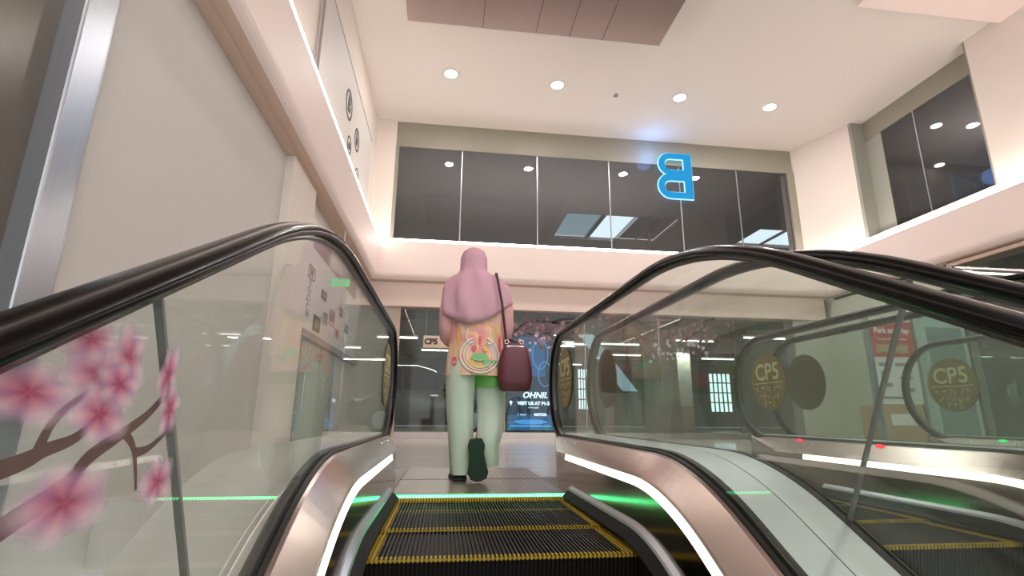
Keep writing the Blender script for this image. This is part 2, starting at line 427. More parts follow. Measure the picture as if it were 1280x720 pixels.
m = MB(); m.cyl((0, 0, 0), .045, .03, -.03, 0, 16); m.cyl((0, 0, 0), .012, .02, -.05, -.03, 10)
sp = m.build('sprinkler', 'greyink'); sp.location = (2.98, 5.85, CZ); tag(sp, 'small grey sprinkler head in the ceiling between two downlights', 'sprinkler')
def area(name, loc, sx, sy, power, col=(1, .94, .88), rot=(0, 0, 0)):
    l = bpy.data.lights.new(name, 'AREA'); l.shape = 'RECTANGLE'; l.size = sx; l.size_y = sy; l.energy = power; l.color = col
    o = bpy.data.objects.new(name, l); COL.objects.link(o); o.location = loc; o.rotation_euler = rot; o['kind'] = 'helper'
    return o
for y in (-1.6, -4.2, -6.8):  # unseen downlight rows added to fill the hall with light
    for x in (-.34, 1.74, 4.3, 6.31):
        if y > -1.7 and -1 < x < 3.1: continue
        o = copy_tree(dl); o.location = (x, y, CZ); tag(o, 'unseen downlight added as fill in the hall ceiling behind the camera', 'downlight', 'downlights in the hall ceiling'); lights.append(o.location.copy())
for i, p in enumerate(lights):
    l = bpy.data.lights.new('downlight_lamp', 'AREA'); l.shape = 'DISK'; l.size = .22; l.energy = 30; l.color = (1, .945, .90)
    o = bpy.data.objects.new('downlight_lamp', l); COL.objects.link(o); o.location = (p.x, p.y, CZ-.016)

# ------------------------------------------------------------------ blue letter sign (seen from behind, so mirrored)
ns = empty('neon_letter', (4.86, 7.36, 5.85)); tag(ns, 'blue glowing mirrored letter B mounted on the wide window', 'sign')
def bshape(off, nseg=10):
    """outline of a mirrored B and its two counters, half width .41, half height .56; off grows the strokes"""
    o = off
    def arc(cx, cz, rx, rz, a0, a1): return [(cx+rx*cos(a0+(a1-a0)*k/nseg), cz+rz*sin(a0+(a1-a0)*k/nseg)) for k in range(nseg+1)]
    H = .56+o
    outer = [(.41+o, -H), (.41+o, H)]
    outer += arc(-.12, .29, .26+o, .27+o, PI/2, PI*1.5-.25)
    outer += arc(-.12, -.26, .29+o, .30+o, PI/2+.35, PI*1.5)
    c1 = [(.23-o, .14-o*-1), (.23-o, .43-o)]+arc(-.10, .285, .14-o, .145-o, PI/2, PI*1.5)
    c2 = [(.23-o, -.42+o), (.23-o, -.12-o)]+arc(-.10, -.27, .17-o, .15-o, PI/2, PI*1.5)
    return outer, c1, c2
def letter(name, off, y0, y1, material, parent):
    outer, c1, c2 = bshape(off)
    bm = bmesh.new(); es = []
    for loop in (outer, c1, c2):
        vs = [bm.verts.new((x, y0, z)) for x, z in loop]
        es += [bm.edges.new((vs[i], vs[(i+1) % len(vs)])) for i in range(len(vs))]
    bmesh.ops.triangle_fill(bm, use_beauty=True, use_dissolve=False, edges=es)
    r = bmesh.ops.extrude_face_region(bm, geom=list(bm.faces))
    bmesh.ops.translate(bm, vec=(0, y1-y0, 0), verts=[g for g in r['geom'] if isinstance(g, bmesh.types.BMVert)])
    bmesh.ops.recalc_face_normals(bm, faces=bm.faces)
    me = bpy.data.meshes.new(name); bm.to_mesh(me); bm.free(); me.materials.append(W[material])
    o = bpy.data.objects.new(name, me); COL.objects.link(o); o.parent = parent
    return o
letter('letter_face', 0, -.03, .0, 'neon', ns)
letter('letter_edge', .022, .004, .02, 'neon_edge', ns)
for z in (-.35, .35):
    m = MB(); m.box(.28, .34, .02, .1, z-.02, z+.02); m.build('bracket', 'steel_dark', ns)
pl = bpy.data.lights.new('neon_glow', 'POINT'); pl.energy = 8; pl.color = (.15, .4, 1.); pl.shadow_soft_size = .2
po = bpy.data.objects.new('neon_glow', pl); COL.objects.link(po); po.location = (4.3, 7.2, 6.35)

# ------------------------------------------------------------------ upper left logo board
ub = empty('logo_board', (XW, 0, 0)); tag(ub, 'pale board with dark round logos on the wall above the left ledge', 'sign')
m = MB(); m.box(.0, .05, 2.6, 6.6, 3.9, 5.75); m.build('board', 'wall_grey', ub)
m = MB(); m.box(.03, .055, 2.57, 2.6, 3.9, 5.78); m.box(.02, .055, 2.6, 6.6, 5.75, 5.78); m.build('edge_strip', 'greyink', ub)
def ring_yz(mb, x, cy, cz, ro, ri, d, mi=0, n=24, sy=1.):
    R = []
    for r, dx in ((ro, 0), (ro, d), (ri, d), (ri, 0), (ro, 0)):
        R.append([Vector((x+dx, cy+sy*r*cos(2*PI*k/n), cz+r*sin(2*PI*k/n))) for k in range(n)])
    mb.rings(R, mi, False, False, False)
for cy, cz, r, t in ((4.35, 5.1, .24, 'B'), (5.15, 4.95, .2, 'h'), (4.6, 4.55, .15, 'o'), (5.4, 4.4, .15, 's')):
    m = MB(); ring_yz(m, .05, cy, cz, r, r*.82, .006); v, f = text_mesh(t, r*1.5, (.054, cy, cz), (0, 1, 0), (0, 0, 1), .006, bold=.01); m.add(v, f)
    m.build('logo', 'ink', ub)

# ------------------------------------------------------------------ left wall directory board
db = empty('directory_board', (XW, 0, 0)); tag(db, 'pale directory board with small logos on the left wall seen through the left glass', 'sign')
m = MB(); m.box(.0, .04, 2.98, 6.7, 1.38, 2.78); m.build('board', 'white', db)
m = MB(); m.box(.038, .045, 3.25, 6.3, 2.42, 2.68); m.build('picture_band', 'brownband', db)
k = 0
for cy, cz, w, h in ((3.3, 2.1, .3, .16), (4.0, 1.98, .3, .12), (4.6, 1.78, .34, .22), (5.2, 1.98, .24, .14), (5.0, 1.62, .3, .12), (3.75, 1.55, .36, .2), (4.2, 1.7, .22, .14), (5.7, 1.8, .24, .14)):
    m = MB()
    if k % 2 == 0:
        m.box(.04, .045, cy-w/2, cy+w/2, cz-h/2, cz-h/2+.012); m.box(.04, .045, cy-w/2, cy+w/2, cz+h/2-.012, cz+h/2)
        m.box(.04, .045, cy-w/2, cy-w/2+.012, cz-h/2, cz+h/2); m.box(.04, .045, cy+w/2-.012, cy+w/2, cz-h/2, cz+h/2)
        v, f = text_mesh(('W', 'MR', 'RN', 'S')[k//2 % 4], h*.9, (.043, cy, cz), (0, 1, 0), (0, 0, 1), .004, bold=.004); m.add(v, f)
    else:
        m.box(.04, .044, cy-w/2, cy+w/2, cz-h/2, cz+h/2); m.ball((.045, cy, cz), (.004, w*.3, h*.3), 1)
    m.build('logo', ['redink' if k in (2, 4) else 'ink', 'greyink'], db); k += 1
m = MB(); v, f = text_mesh('ÜNIQUE', .2, (.043, 3.25, 1.82), (0, 0, -1), (0, 1, 0), .004, sx=.7); m.add(v, f); m.build('lettering', 'greyink', db)
m = MB(); m.box(.0, .09, 2.98, 6.75, 1.3, 1.38); m.build('bottom_rail', 'greyink', db)
# glazed doors below the board
dr = empty('door_1', (XW, 0, 0)); struct(dr, 'grey green service doors below the directory board')
for y0 in (3.2, 4.15):
    m = MB(); m.box(.005, .04, y0, y0+.9, .02, 1.28); dd = m.build('door_leaf', 'reveal', dr)
    m = MB(); m.tube([(.08, y0+.1, .5), (.08, y0+.1, .9)], .012); m.build('door_handle', 'chrome', dd)
ex = empty('exit_sign', (-1.70, 4.18, 2.22)); tag(ex, 'small glowing green exit sign hanging near the left wall', 'sign')
m = MB(); m.box(-.14, .10, 0, .03, -.055, .055); m.build('lamp_box', 'exit', ex)
m = MB(); v, f = text_mesh('EXIT', .085, (-.02, -.004, 0), (1, 0, 0), (0, 0, 1), .004, bold=.003); m.add(v, f); m.build('lettering', 'print_w', ex)
m = MB(); m.box(-.03, -.02, .01, .02, .055, .79); m.build('hanger', 'alu', ex)

# ------------------------------------------------------------------ far lower shopfront + car park behind
SY = 7.3
sf = empty('glass_shopfront', (0, SY, 0)); tag(sf, 'floor to soffit glass shopfront of the car park with cherry blossom stickers', 'shopfront')
sx = [-1.16, .95, 2.6, 4.2, 5.9, 7.3]
for x0, x1 in zip(sx, sx[1:]):
    m = MB(); m.box(x0+.01, x1-.01, 0, .012, .12, 2.5); m.build('pane', 'shopglass', sf)
m = MB(); m.box(-1.16, 7.3, -.03, .05, 0.0, .12); m.build('bottom_frame', 'steel', sf)
for x in sx[1:-1]:
    m = MB(); m.box(x-.009, x+.009, -.012, .024, .12, 2.5); m.build('mullion', 'steel_dark', sf)
m = MB(); m.box(-1.28, -1.16, -.04, .1, 0, 2.52); m.build('door_jamb', 'soffit', sf)
def flower(mb, c, r, ex_, ey, mats=(0, 1), d=.0006, n=5, spin=0, ring=False):
    """five petal blossom lying in the plane ex_, ey"""
    nrm = ex_.cross(ey)
    for p in range(n):
        a = spin+2*PI*p/n
        dx = ex_*cos(a)+ey*sin(a); dy = -ex_*sin(a)+ey*cos(a)
        out = [(.05, .02), (.35, .25), (.7, .36), (.95, .22), (1., .0), (.95, -.22), (.7, -.36), (.35, -.25), (.05, -.02)]
        pts = [c+dx*(r*u)+dy*(r*w)+nrm*(d*(p+1)*.3) for u, w in out]
        mb.add(pts, [tuple(range(len(pts)))], mats[0])
    pts = [c+ex_*(r*.22*cos(2*PI*k/9))+ey*(r*.22*sin(2*PI*k/9))+nrm*(d*3) for k in range(9)]
    mb.add(pts, [tuple(range(9))], mats[1])
def ribbon(mb, pts, w, nrm, mi, taper=True):
    pts = [Vector(p) for p in pts]; L = []; R = []
    # smooth
    sm = []
    for i in range(len(pts)-1):
        p0, p1, p2, p3 = pts[max(i-1, 0)], pts[i], pts[i+1], pts[min(i+2, len(pts)-1)]
        for k in range(5):
            t = k/5; sm.append(.5*((2*p1)+(p2-p0)*t+(2*p0-5*p1+4*p2-p3)*t*t+(3*p1-p0-3*p2+p3)*t**3))
    sm.append(pts[-1])
    for i, p in enumerate(sm):
        t = (sm[min(i+1, len(sm)-1)]-sm[max(i-1, 0)]).normalized(); s = t.cross(nrm)
        ww = w*(1-.65*i/(len(sm)-1)) if taper else w
        L.append(p+s*ww); R.append(p-s*ww)
    n = len(sm)
    mb.add(L+R, [(i, i+1, n+i+1, n+i) for i in range(n-1)], mi)
ex_, ey = Vector((1, 0, 0)), Vector((0, 0, 1)); nr = Vector((0, -1, 0))
rnd = random.Random(3)
m = MB()
br = [[(.95, 0, 1.75), (1.15, 0, 2.1), (1.5, 0, 2.32), (2.2, 0, 2.3), (2.7, 0, 2.42), (3.6, 0, 2.36), (4.4, 0, 2.4)],
      [(1.3, 0, 2.2), (1.5, 0, 2.05), (1.9, 0, 2.1), (2.1, 0, 2.0)], [(1.9, 0, 2.3), (2.2, 0, 2.4), (2.6, 0, 2.38)],
      [(3.2, 0, 2.36), (3.6, 0, 2.1), (4.1, 0, 2.0)], [(5.7, 0, 2.35), (5.2, 0, 2.25), (4.8, 0, 2.05), (4.4, 0, 1.9)], [(5.5, 0, 2.5), (5.0, 0, 2.4), (4.5, 0, 2.3)],
      [(5.3, 0, 2.2), (5.0, 0, 1.85), (4.9, 0, 1.7)], [(2.6, 0, 2.36), (2.5, 0, 2.2), (2.6, 0, 2.1)]]
for p in br: ribbon(m, [(x, -.004, z) for x, y, z in p], .03, nr, 2)
for i in range(260):
    q = rnd.random()
    if q < .4: x, z = rnd.gauss(1.6, .35), rnd.gauss(2.12, .17)
    elif q < .7: x, z = rnd.gauss(4.9, .45), rnd.gauss(2.15, .2)
    else: x, z = rnd.uniform(2.0, 5.2), rnd.gauss(2.2, .17)
    if not (1.0 < x < 5.8 and 1.5 < z < 2.47): continue
    flower(m, Vector((x, -.006-.0002*(i % 5), z)), rnd.uniform(.028, .055), ex_, -ey, (0 if rnd.random() < .6 else 1, 3), spin=rnd.random()*6)
for i in range(50):
    x, z = rnd.choice([(1.6, 1.85), (4.2, 1.75), (5.0, 1.85)]); x += rnd.gauss(0, .22); z += rnd.gauss(0, .12)
    flower(m, Vector((x, -.008, z)), rnd.uniform(.025, .045), ex_, -ey, (4, 2), spin=rnd.random()*6)
m.build('blossom_decal', [mat('mauve_petal_vinyl', (120, 90, 100), .6), mat('rose_petal_vinyl', (160, 126, 134), .6), mat('dark_branch_vinyl', (62, 48, 52), .6), mat('plum_center_vinyl', (96, 50, 66), .6), mat('pale_petal_sticker', (206, 194, 206), .6)], sf)
b = MB(); b.box(XW, -1.28, SY-.02, SY+.3, 0, 2.6); b.box(7.3, 8.2, SY-.02, SY+.3, 0, 2.6)
struct(b.build('wall_back.004', mat('pale_lower_wall', (198, 194, 182), .7)), 'pale lower wall beside the shopfront')

# car park shell
b = MB()
b.box(-10, 16, 19.8, 20, 0, 2.9); b.box(-10.2, -10, 7.65, 20, 0, 2.9); b.box(16, 16.2, 7.65, 20, 0, 2.9); b.box(-10, XW-.3, 7.6, 7.7, 0, 2.9); b.box(8.46, 16, 7.65, 7.7, 0, 2.9)
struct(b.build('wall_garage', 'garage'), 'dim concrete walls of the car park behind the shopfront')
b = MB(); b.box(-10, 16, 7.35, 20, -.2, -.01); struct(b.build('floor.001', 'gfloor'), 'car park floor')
b = MB(); b.box(-10, 16, 7.5, 20, 2.75, 2.95)
for y in (9, 12, 15, 18): b.box(-10, 16, y, y+.3, 2.6, 2.75)
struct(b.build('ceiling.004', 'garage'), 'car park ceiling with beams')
cb = MB(); cb.box(-.3, .3, -.3, .3, 0, 2.74); cb.box(-.31, .31, -.31, .31, 0, .8, 1)
proto = cb.build('column', ['garagec', mat('column_band', (158, 132, 120), .7)], bevel=.02)
for i, (x, y, s) in enumerate(((4.75, 8.6, 'near square concrete column behind the shopfront under the blossom stickers'), (2.6, 14, 'far concrete column deep in the car park'), (-3.2, 12.5, 'concrete column deep in the car park at the left'), (7.0, 12.5, 'concrete column deep in the car park at the right'))):
    o = proto if i == 0 else proto.copy()
    if i: COL.objects.link(o)
    o.location = (x, y, 0); tag(o, s, 'column', 'columns in the car park')
tl = [(-1.6, 10.8), (.2, 10.8), (-.4, 13.4), (2.0, 9.6), (3.1, 11.2), (2.2, 13.2), (4.6, 11), (6.3, 10), (5.6, 13.5), (-3.8, 11.0), (-3.6, 14.5), (7.9, 9.2), (1.0, 16.5), (4.5, 17), (9.2, 14)]
for i, (x, y) in enumerate(tl):
    o = tb if i == 0 else copy_tree(tb)
    o.location = (x, y, 2.42); tag(o, 'lit white tube lamp under the car park ceiling behind the shopfront', 'light', 'tube lamps in the car park')
for x, y in ((-1, 11.5), (3.5, 11.5), (7.5, 12), (-5, 12), (2, 16.5)):
    l = bpy.data.lights.new('car_park_lamp', 'AREA'); l.shape = 'RECTANGLE'; l.size = 2.5; l.size_y = .3; l.energy = 60
    o = bpy.data.objects.new('car_park_lamp', l); COL.objects.link(o); o.location = (x, y, 2.4)
# lit grille window deep inside
gw = empty('grille_window', (9.9, 16, 0)); tag(gw, 'bright pale blue gridded window deep in the car park, right of the column', 'window')
m = MB(); m.box(-.05, .85, 0, .02, .65, 2.1); m.build('pane', 'sky_panel', gw)
m = MB()
for i in range(6): m.box(-.07+i*.18, -.03+i*.18, -.04, 0, .6, 2.15)
for i in range(5): m.box(-.07, .87, -.04, 0, .6+i*.37, .64+i*.37)
m.build('grille', 'ink', gw)
g2 = copy_tree(gw); g2.location = (5.1, 17.5, 0); g2.scale = (.62, 1, 1.1); tag(g2, 'narrower gridded window deep in the car park, left of the column', 'window')
# glowing strip imitates a sloping daylight reflection in the shop glass
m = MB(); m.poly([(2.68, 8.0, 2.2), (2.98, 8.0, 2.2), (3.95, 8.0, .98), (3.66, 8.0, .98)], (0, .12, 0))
tag(m.build('sloping_reflection', emit('sloping_reflection_glow', (170, 200, 218), 1.0)), 'pale blue sloping glowing strip standing in for a reflection in the shopfront glass', 'window')
for (x, y, z, rr_, lb) in ((6.1, 9.2, 1.32, .16, 'red round sign in the car park left of the bright gridded window'), (4.1, 9.0, 1.55, .10, 'small red round sign in the car park beside the column')):
    m = MB(); m.cyl((0, 0, 0), rr_, rr_, -.01, .01, 24, axis='y'); m.cyl((0, 0, 0), rr_*.8, rr_*.8, -.014, -.01, 24, 1, axis='y'); m.tube([(0, 0, rr_), (0, 0, 2.75-z)], .01, 6, 1)
    o = m.build('round_sign', [mat('red_sign', (200, 36, 70), .5), 'red']); o.location = (x, y, z); tag(o, lb, 'sign')
# hanging CP5 sign
hs = empty('hanging_sign', (-.43, 7.16, 1.83)); tag(hs, 'small cream hanging sign reading CP5 behind the glass left of the woman', 'sign')
m = MB(); m.box(-.25, .25, 0, .03, -.12, .12); m.build('board', mat('cream_sign', (222, 200, 178), .5), hs, bevel=.01)
m = MB(); v, f = text_mesh('CP5', .15, (-.10, -.004, .0), (1, 0, 0), (0, 0, 1), .004, bold=.008); m.add(v, f); m.build('lettering', 'ink', hs)
m = MB(); m.tube([(-.2, .015, .12), (-.2, .015, .7)], .004, 6); m.tube([(.2, .015, .12), (.2, .015, .7)], .004, 6); m.build('hanger', 'alu', hs)
# advertising screen
ad = empty('advertising_screen', (1.5, 7.5, .12)); tag(ad, 'upright blue lit advertising screen behind the shopfront beside the handbag', 'screen')
m = MB(); m.box(-.5, .5, 0, .1, 0, 2.0); m.build('casing', 'black', ad, bevel=.01)
m = MB(); m.box(-.46, .46, -.006, .0, .04, 1.96); m.box(-.46, .46, -.009, -.006, .04, .34, 1); m.box(-.2, .3, -.009, -.006, 1.1, 1.9, 2); m.build('picture', ['screen_dark', 'screen', 'screen'], ad)
m = MB()
def loopxz(mb, cx, cz, rx, rz, w, y, mi=0, a0=0, a1=2*PI, n=26):
    pts = [Vector((cx+rx*cos(a0+(a1-a0)*k/n), y, cz+rz*sin(a0+(a1-a0)*k/n))) for k in range(n+1)]
    mb.tube(pts, w, 6, mi, False)
loopxz(m, .2, 1.55, .16, .3, .008, -.012); loopxz(m, .3, 1.15, .14, .25, .008, -.012); loopxz(m, -.1, 1.3, .12, .2, .006, -.012, a1=4)
m.box(-.42, .42, -.011, -.007, .1, .14); m.ball((0, -.008, .2), (.38, .003, .05)); m.build('light_trails', 'screen_mid', ad)
m = MB()
for t, s, z in (('OHNII.', .17, .72), ('VISIT US AT P1-2', .09, .56)):
    v, f = text_mesh(t, s, (.1 if s > .1 else .06, -.012, z), (1, 0, 0), (.25 if s > .1 else 0, 0, 1), .004, bold=.004); m.add(v, f)
v, f = text_mesh('terms apply', .045, (.06, -.012, .48), (1, 0, 0), (0, 0, 1), .003); m.add(v, f)
v, f = text_mesh('S  brand', .05, (-.18, -.012, .34), (1, 0, 0), (0, 0, 1), .003); m.add(v, f)
v, f = text_mesh('MOTOR', .07, (.2, -.012, .34), (1, 0, 0), (0, 0, 1), .003, bold=.003); m.add(v, f)
m.ball((-.40, -.012, .58), (.028, .003, .03)); m.poly([(-.42, -.012, .57), (-.38, -.012, .57), (-.40, -.012, .51)], (0, .003, 0))
m.build('lettering', 'screen_hi', ad)

# ------------------------------------------------------------------ parked car (side on, nose to the right)
car = empty('car', (-1.0, 10.2, 0)); tag(car, 'dark grey parked car seen side on behind the shopfront glass left of the woman', 'car')
def carsec(x):
    """half width, sill z, shoulder z, roof z, roof half width at station x (-2.2 rear .. 2.2 nose)"""
    if x < -2.1: return .70, .42, .86, .92, .60
    if x < -1.9: return .84, .30, .94, 1.22, .58
    if x < -1.2: return .88, .26, .98, 1.55, .62
    if x < .2: return .90, .25, .98, 1.60, .64
    if x < .62: return .90, .25, .97, 1.50, .63
    if x < 1.3: return .90, .26, .95, 1.03, .66
    if x < 1.9: return .86, .27, .88, .94, .62
    return .76, .34, .72, .80, .50
R = []
for x in (-2.2, -2.0, -1.6, -1.0, -.4, .1, .5, 1.15, 1.6, 1.95, 2.2):
    w, s, h, r, rw = carsec(x)
    pts = [(-w*.9, s), (-w, s+.12), (-w, (s+h)/2), (-w*.98, h), (-rw, r-.06), (-rw*.75, r), (0, r+.02), (rw*.75, r), (rw, r-.06), (w*.98, h), (w, (s+h)/2), (w, s+.12), (w*.9, s), (0, s-.02)]
    R.append([Vector((x, y, z)) for y, z in pts])
m = MB(); m.rings(R, 0, True); m.build('body', 'carpaint', car)
def side_window(x0, x1, x2, x3):
    for s in (-1, 1):
        m = MB(); y0, y1 = s*.895, s*.70
        m.poly([(x0, y0, 1.0), (x1, y0, 1.0), (x2, y1, 1.46), (x3, y1, 1.48)], (0, s*.02, 0)); m.build('side_window', 'carglass', car)
side_window(-1.75, -1.05, -1.08, -1.5); side_window(-1.0, -.22, -.25, -1.02); side_window(-.15, .8, .3, -.18)
m = MB(); m.poly([(1.08, -.7, 1.04), (1.08, .7, 1.04), (.58, .56, 1.49), (.58, -.56, 1.49)], (.03, 0, .03)); m.build('windscreen', 'carglass', car)
for x in (-1.35, 1.4):
    for s in (-1, 1):
        m = MB(); m.cyl((x, s*.82, .32), .32, .32, -.1, .1, 28, axis='y'); wh = m.build('wheel', 'tyre', car, bevel=.02)
        m = MB(); m.cyl((x, s*.93, .32), .2, .2, -.01, .01, 24, axis='y'); m.build('hub_cap', 'alu', wh)
for x in (-.35, .55):
    m = MB(); m.box(x-.1, x+.08, -.935, -.9, .86, .89); m.build('door_handle', 'chrome', car)
for x in (-1.03, -.19, .95):
    m = MB(); m.box(x-.004, x+.004, -.907, -.88, .4, .97); m.build('door_gap', 'black', car)
for s in (-1, 1):
    m = MB(); m.ball((.72, s*1.0, 1.04), (.07, .11, .075)); m.build('side_mirror', 'carpaint', car)
m = MB(); m.ball((2.1, -.55, .66), (.1, .16, .07)); m.build('headlamp', 'chrome', car)
m = MB(); m.ball((2.1, .55, .66), (.1, .16, .07)); m.build('headlamp', 'chrome', car)
m = MB(); m.box(-2.1, 2.1, -.85, .85, .2, .3); m.build('sill', 'black', car)

# ------------------------------------------------------------------ pay station board on the landing
ks = empty('payment_kiosk', (5.55, 3.0, 0)); tag(ks, 'red and white parking payment board on a beige machine on the right of the landing', 'kiosk')
m = MB(); m.box(-.3, .3, .02, .4, 0, .62); m.build('machine_base', 'kiosk', ks, bevel=.02)
m = MB(); m.box(-.2, .14, .005, .02, .36, .5); m.build('tray', 'white', ks)
m = MB(); m.box(-.31, .31, 0.02, .08, .62, 1.72); m.build('board', 'white', ks)
m = MB(); m.box(-.305, .305, .01, .02, 1.22, 1.68); m.build('red_header', 'red', ks)
m = MB(); m.box(-.25, .2, .004, .012, 1.27, 1.38); m.build('yellow_label', 'kiosk', ks)
m = MB()
v, f = text_mesh('Park and Pay', .098, (0, .006, 1.56), (1, 0, 0), (0, 0, 1), .004, bold=.003); m.add(v, f)
v, f = text_mesh('at payment machine here', .04, (0, .006, 1.45), (1, 0, 0), (0, 0, 1), .003); m.add(v, f)
m.build('lettering', 'print_w', ks)
m = MB()
for i, (x, z, w, h) in enumerate(((-.17, 1.12, .14, .05), (.08, 1.12, .18, .04), (-.2, 1.0, .06, .07), (-.16, .86, .12, .05), (.12, .95, .2, .03), (.12, .8, .18, .05), (-.1, .7, .3, .03))):
    m.box(x-w/2, x+w/2, .014, .02, z-h/2, z+h/2)
m.build('instructions', 'greyink', ks)
m = MB(); m.box(-.34, -.31, 0, .09, .0, 1.72); m.box(.31, .34, 0, .09, 0, 1.72); m.build('side_post', 'alu', ks)
cb2 = MB(); cb2.box(-.35, .35, -.2, .2, 0, 1.9); cb2.box(-.28, .28, -.21, -.2, .9, 1.7, 1); cb2.box(-.28, .28, -.21, -.2, .2, .75, 1)
o = cb2.build('ticket_cabinet', [mat('pale_teal_metal', (168, 190, 184), .4), mat('teal_cabinet_glass', (118, 142, 138), .2), 'ink'], bevel=.01)
o.location = (6.75, 3.6, 0); tag(o, 'pale teal metal cabinet standing behind the payment board', 'cabinet')

# ------------------------------------------------------------------ escalator
YC, R0, YE, YB = -.95, 1.0, .9, -5.0
A30 = math.radians(27.5)
def sp(s, h):
    """point of a curve lying h above the step line; s = metres from the landing end going down"""
    L0 = YE-YC; La = R0*A30
    if s <= L0: return (YE-s, h)
    if s <= L0+La*1.0:
        a = (s-L0)/R0; R_ = R0+h
        return (YC-R_*sin(a), -R0+R_*cos(a))
    d = s-L0-La; R_ = R0+h
    return (YC-R_*sin(A30)-d*cos(A30), -R0+R_*cos(A30)-d*sin(A30))
SEND = (YE-YC)+R0*A30+4.2
SS = [0, .6, 1.2, YE-YC]+[YE-YC+R0*A30*k/12 for k in range(1, 13)]+[YE-YC+R0*A30+.9*k for k in range(1, 5)]+[SEND]
SS = sorted(set(round(x, 5) for x in SS))
def yend(x):
    return .4+5*(min(max(abs(x), .5), .6)-.5)
def sweep(sec, name, m, parent, s0=0, s1=SEND, smooth=False, closed=True, mb=None, mi=0):
    """section [(x,h)...] swept along the escalator"""
    ss = [s0]+[s for s in SS if s0 < s < s1]+[s1]
    R = [[Vector((x, sp(s, h)[0], sp(s, h)[1])) for x, h in sec] for s in ss]
    if s0 == 0: R[0] = [Vector((x, yend(x), h)) for x, h in sec]
    q = mb or MB(); q.rings(R, mi, smooth, closed, closed, closed)
    return None if mb else q.build(name, m, parent)

HZ, NY, NR = 1.03, .67, .375
def rail_path():
    pts = []
    for s in [SEND-.6*k for k in range(0, 7)]+[YE-YC+R0*A30*k/12 for k in range(12, -1, -1)]: pts.append(sp(s, HZ))
    for y in (-.4, .1, .4): pts.append((y, HZ))
    for k in range(0, 19): a = PI/2-PI*k/18; pts.append((NY+NR*cos(a), HZ-NR+NR*sin(a)))
    pts.append((NY-.12, HZ-2*NR))
    return pts
def build_handrail(x, parent):
    P = rail_path(); sec = []
    for a in range(0, 13):
        t = PI*a/12; sec.append((.035*cos(t), .0+.02*sin(t)))
    sec = [(.035, -.006)]+sec+[(-.035, -.006), (-.028, -.014), (-.018, -.009), (.018, -.009), (.028, -.014)]
    def sw(sec, name, m, smooth):
        R = []
        for i, p in enumerate(P):
            a = P[max(0, i-1)]; b_ = P[min(len(P)-1, i+1)]
            ty, tz = b_[0]-a[0], b_[1]-a[1]; l = math.hypot(ty, tz); ty /= l; tz /= l
            ny, nz = -tz, ty          # outward
            R.append([Vector((x+u, p[0]+ny*w, p[1]+nz*w)) for u, w in sec])
        q = MB(); q.rings(R, 0, smooth); return q.build(name, m, parent)
    h = sw(sec, 'handrail', 'rubber', True)
    sw([(.014, -.009), (.014, -.020), (.009, -.027), (-.009, -.027), (-.014, -.020), (-.014, -.009)], 'handrail_guide', 'guide', False)
    return h

def steps_mesh(k):
    """one step: cleated tread with yellow borders and a cleated riser below its nose"""
    mb = MB(); n = 66; w = .485
    D = .398
    nose_y, rear_y = 0, D
    xs_ = [-w+2*w*i/(2*n) for i in range(2*n+1)]
    ysg = [(0, .024, 1), (.024, D, 0)]
    for i in range(2*n):
        x0, x1 = xs_[i], xs_[i+1]; up = i % 2 == 0
        z = 0 if up else -.010
        side = i < 8 or i > 2*n-9
        for y0, y1, mm in ysg:
            mb.add([(x0, y0, z), (x1, y0, z), (x1, y1, z), (x0, y1, z)], [(0, 1, 2, 3)], 1 if side else mm)
        if i:
            for y0, y1, mm in ysg: mb.add([(x0, y0, 0), (x0, y1, 0), (x0, y1, -.01), (x0, y0, -.01)], [(0, 1, 2, 3)], 1 if side else mm)
        yo = 0 if up else .010
        pr = [(yo, z), (yo, -.014), (yo+.004, -.03), (yo+.02, -.12), (yo+.05, -.25)]
        for (ya, za), (yb, zb), mm in zip(pr, pr[1:], (1, 0, 0, 0)):
            mb.add([(x0, ya, za), (x1, ya, za), (x1, yb, zb), (x0, yb, zb)], [(0, 1, 2, 3)], mm)
        if i:
            pa = [(0, 0), (0, -.014), (.004, -.03), (.02, -.12), (.05, -.25)]
            for (ya, za), (yb, zb), mm in zip(pa, pa[1:], (1, 0, 0, 0)): mb.add([(x0, ya, za), (x0, ya+.01, za), (x0, yb+.01, zb), (x0, yb, zb)], [(0, 1, 2, 3)], mm)
    mb.box(-w, w, .06, D-.01, -.05, -.012)
    return mb

def glass_outline(s0, s1, newel):
    """outline (y,z) of a pane between stations s0<s1 (s grows downhill); newel adds the rounded end"""
    top, bot = [], []
    ss = [s for s in SS if s0 < s < s1]
    if newel:
        yy = [-.2, .2, .5]
        top = [(NY+(NR-.024)*cos(PI/2-PI*k/16), HZ-NR+(NR-.024)*sin(PI/2-PI*k/16)) for k in range(0, 15)][::-1]
        top += [(.2, HZ-.024), (-.4, HZ-.024)]
        st = [s for s in ss if s >= YE-YC]+[s1]
        top += [sp(s, HZ-.024) for s in st]
        bot = [(.95, .27), (.2, .27)]+[sp(s, .27) for s in st]
        return top+bot[::-1]
    st = [s0]+ss+[s1]
    return [sp(s, HZ-.024) for s in st]+[sp(s, .27) for s in st][::-1]
STEP0 = None

def text_part(parent, txt, size, o, right, up, m, **k):
    v, f = text_mesh(txt, size, o, right, up, **k); q = MB(); q.add(v, f); return q.build('lettering', m, parent)

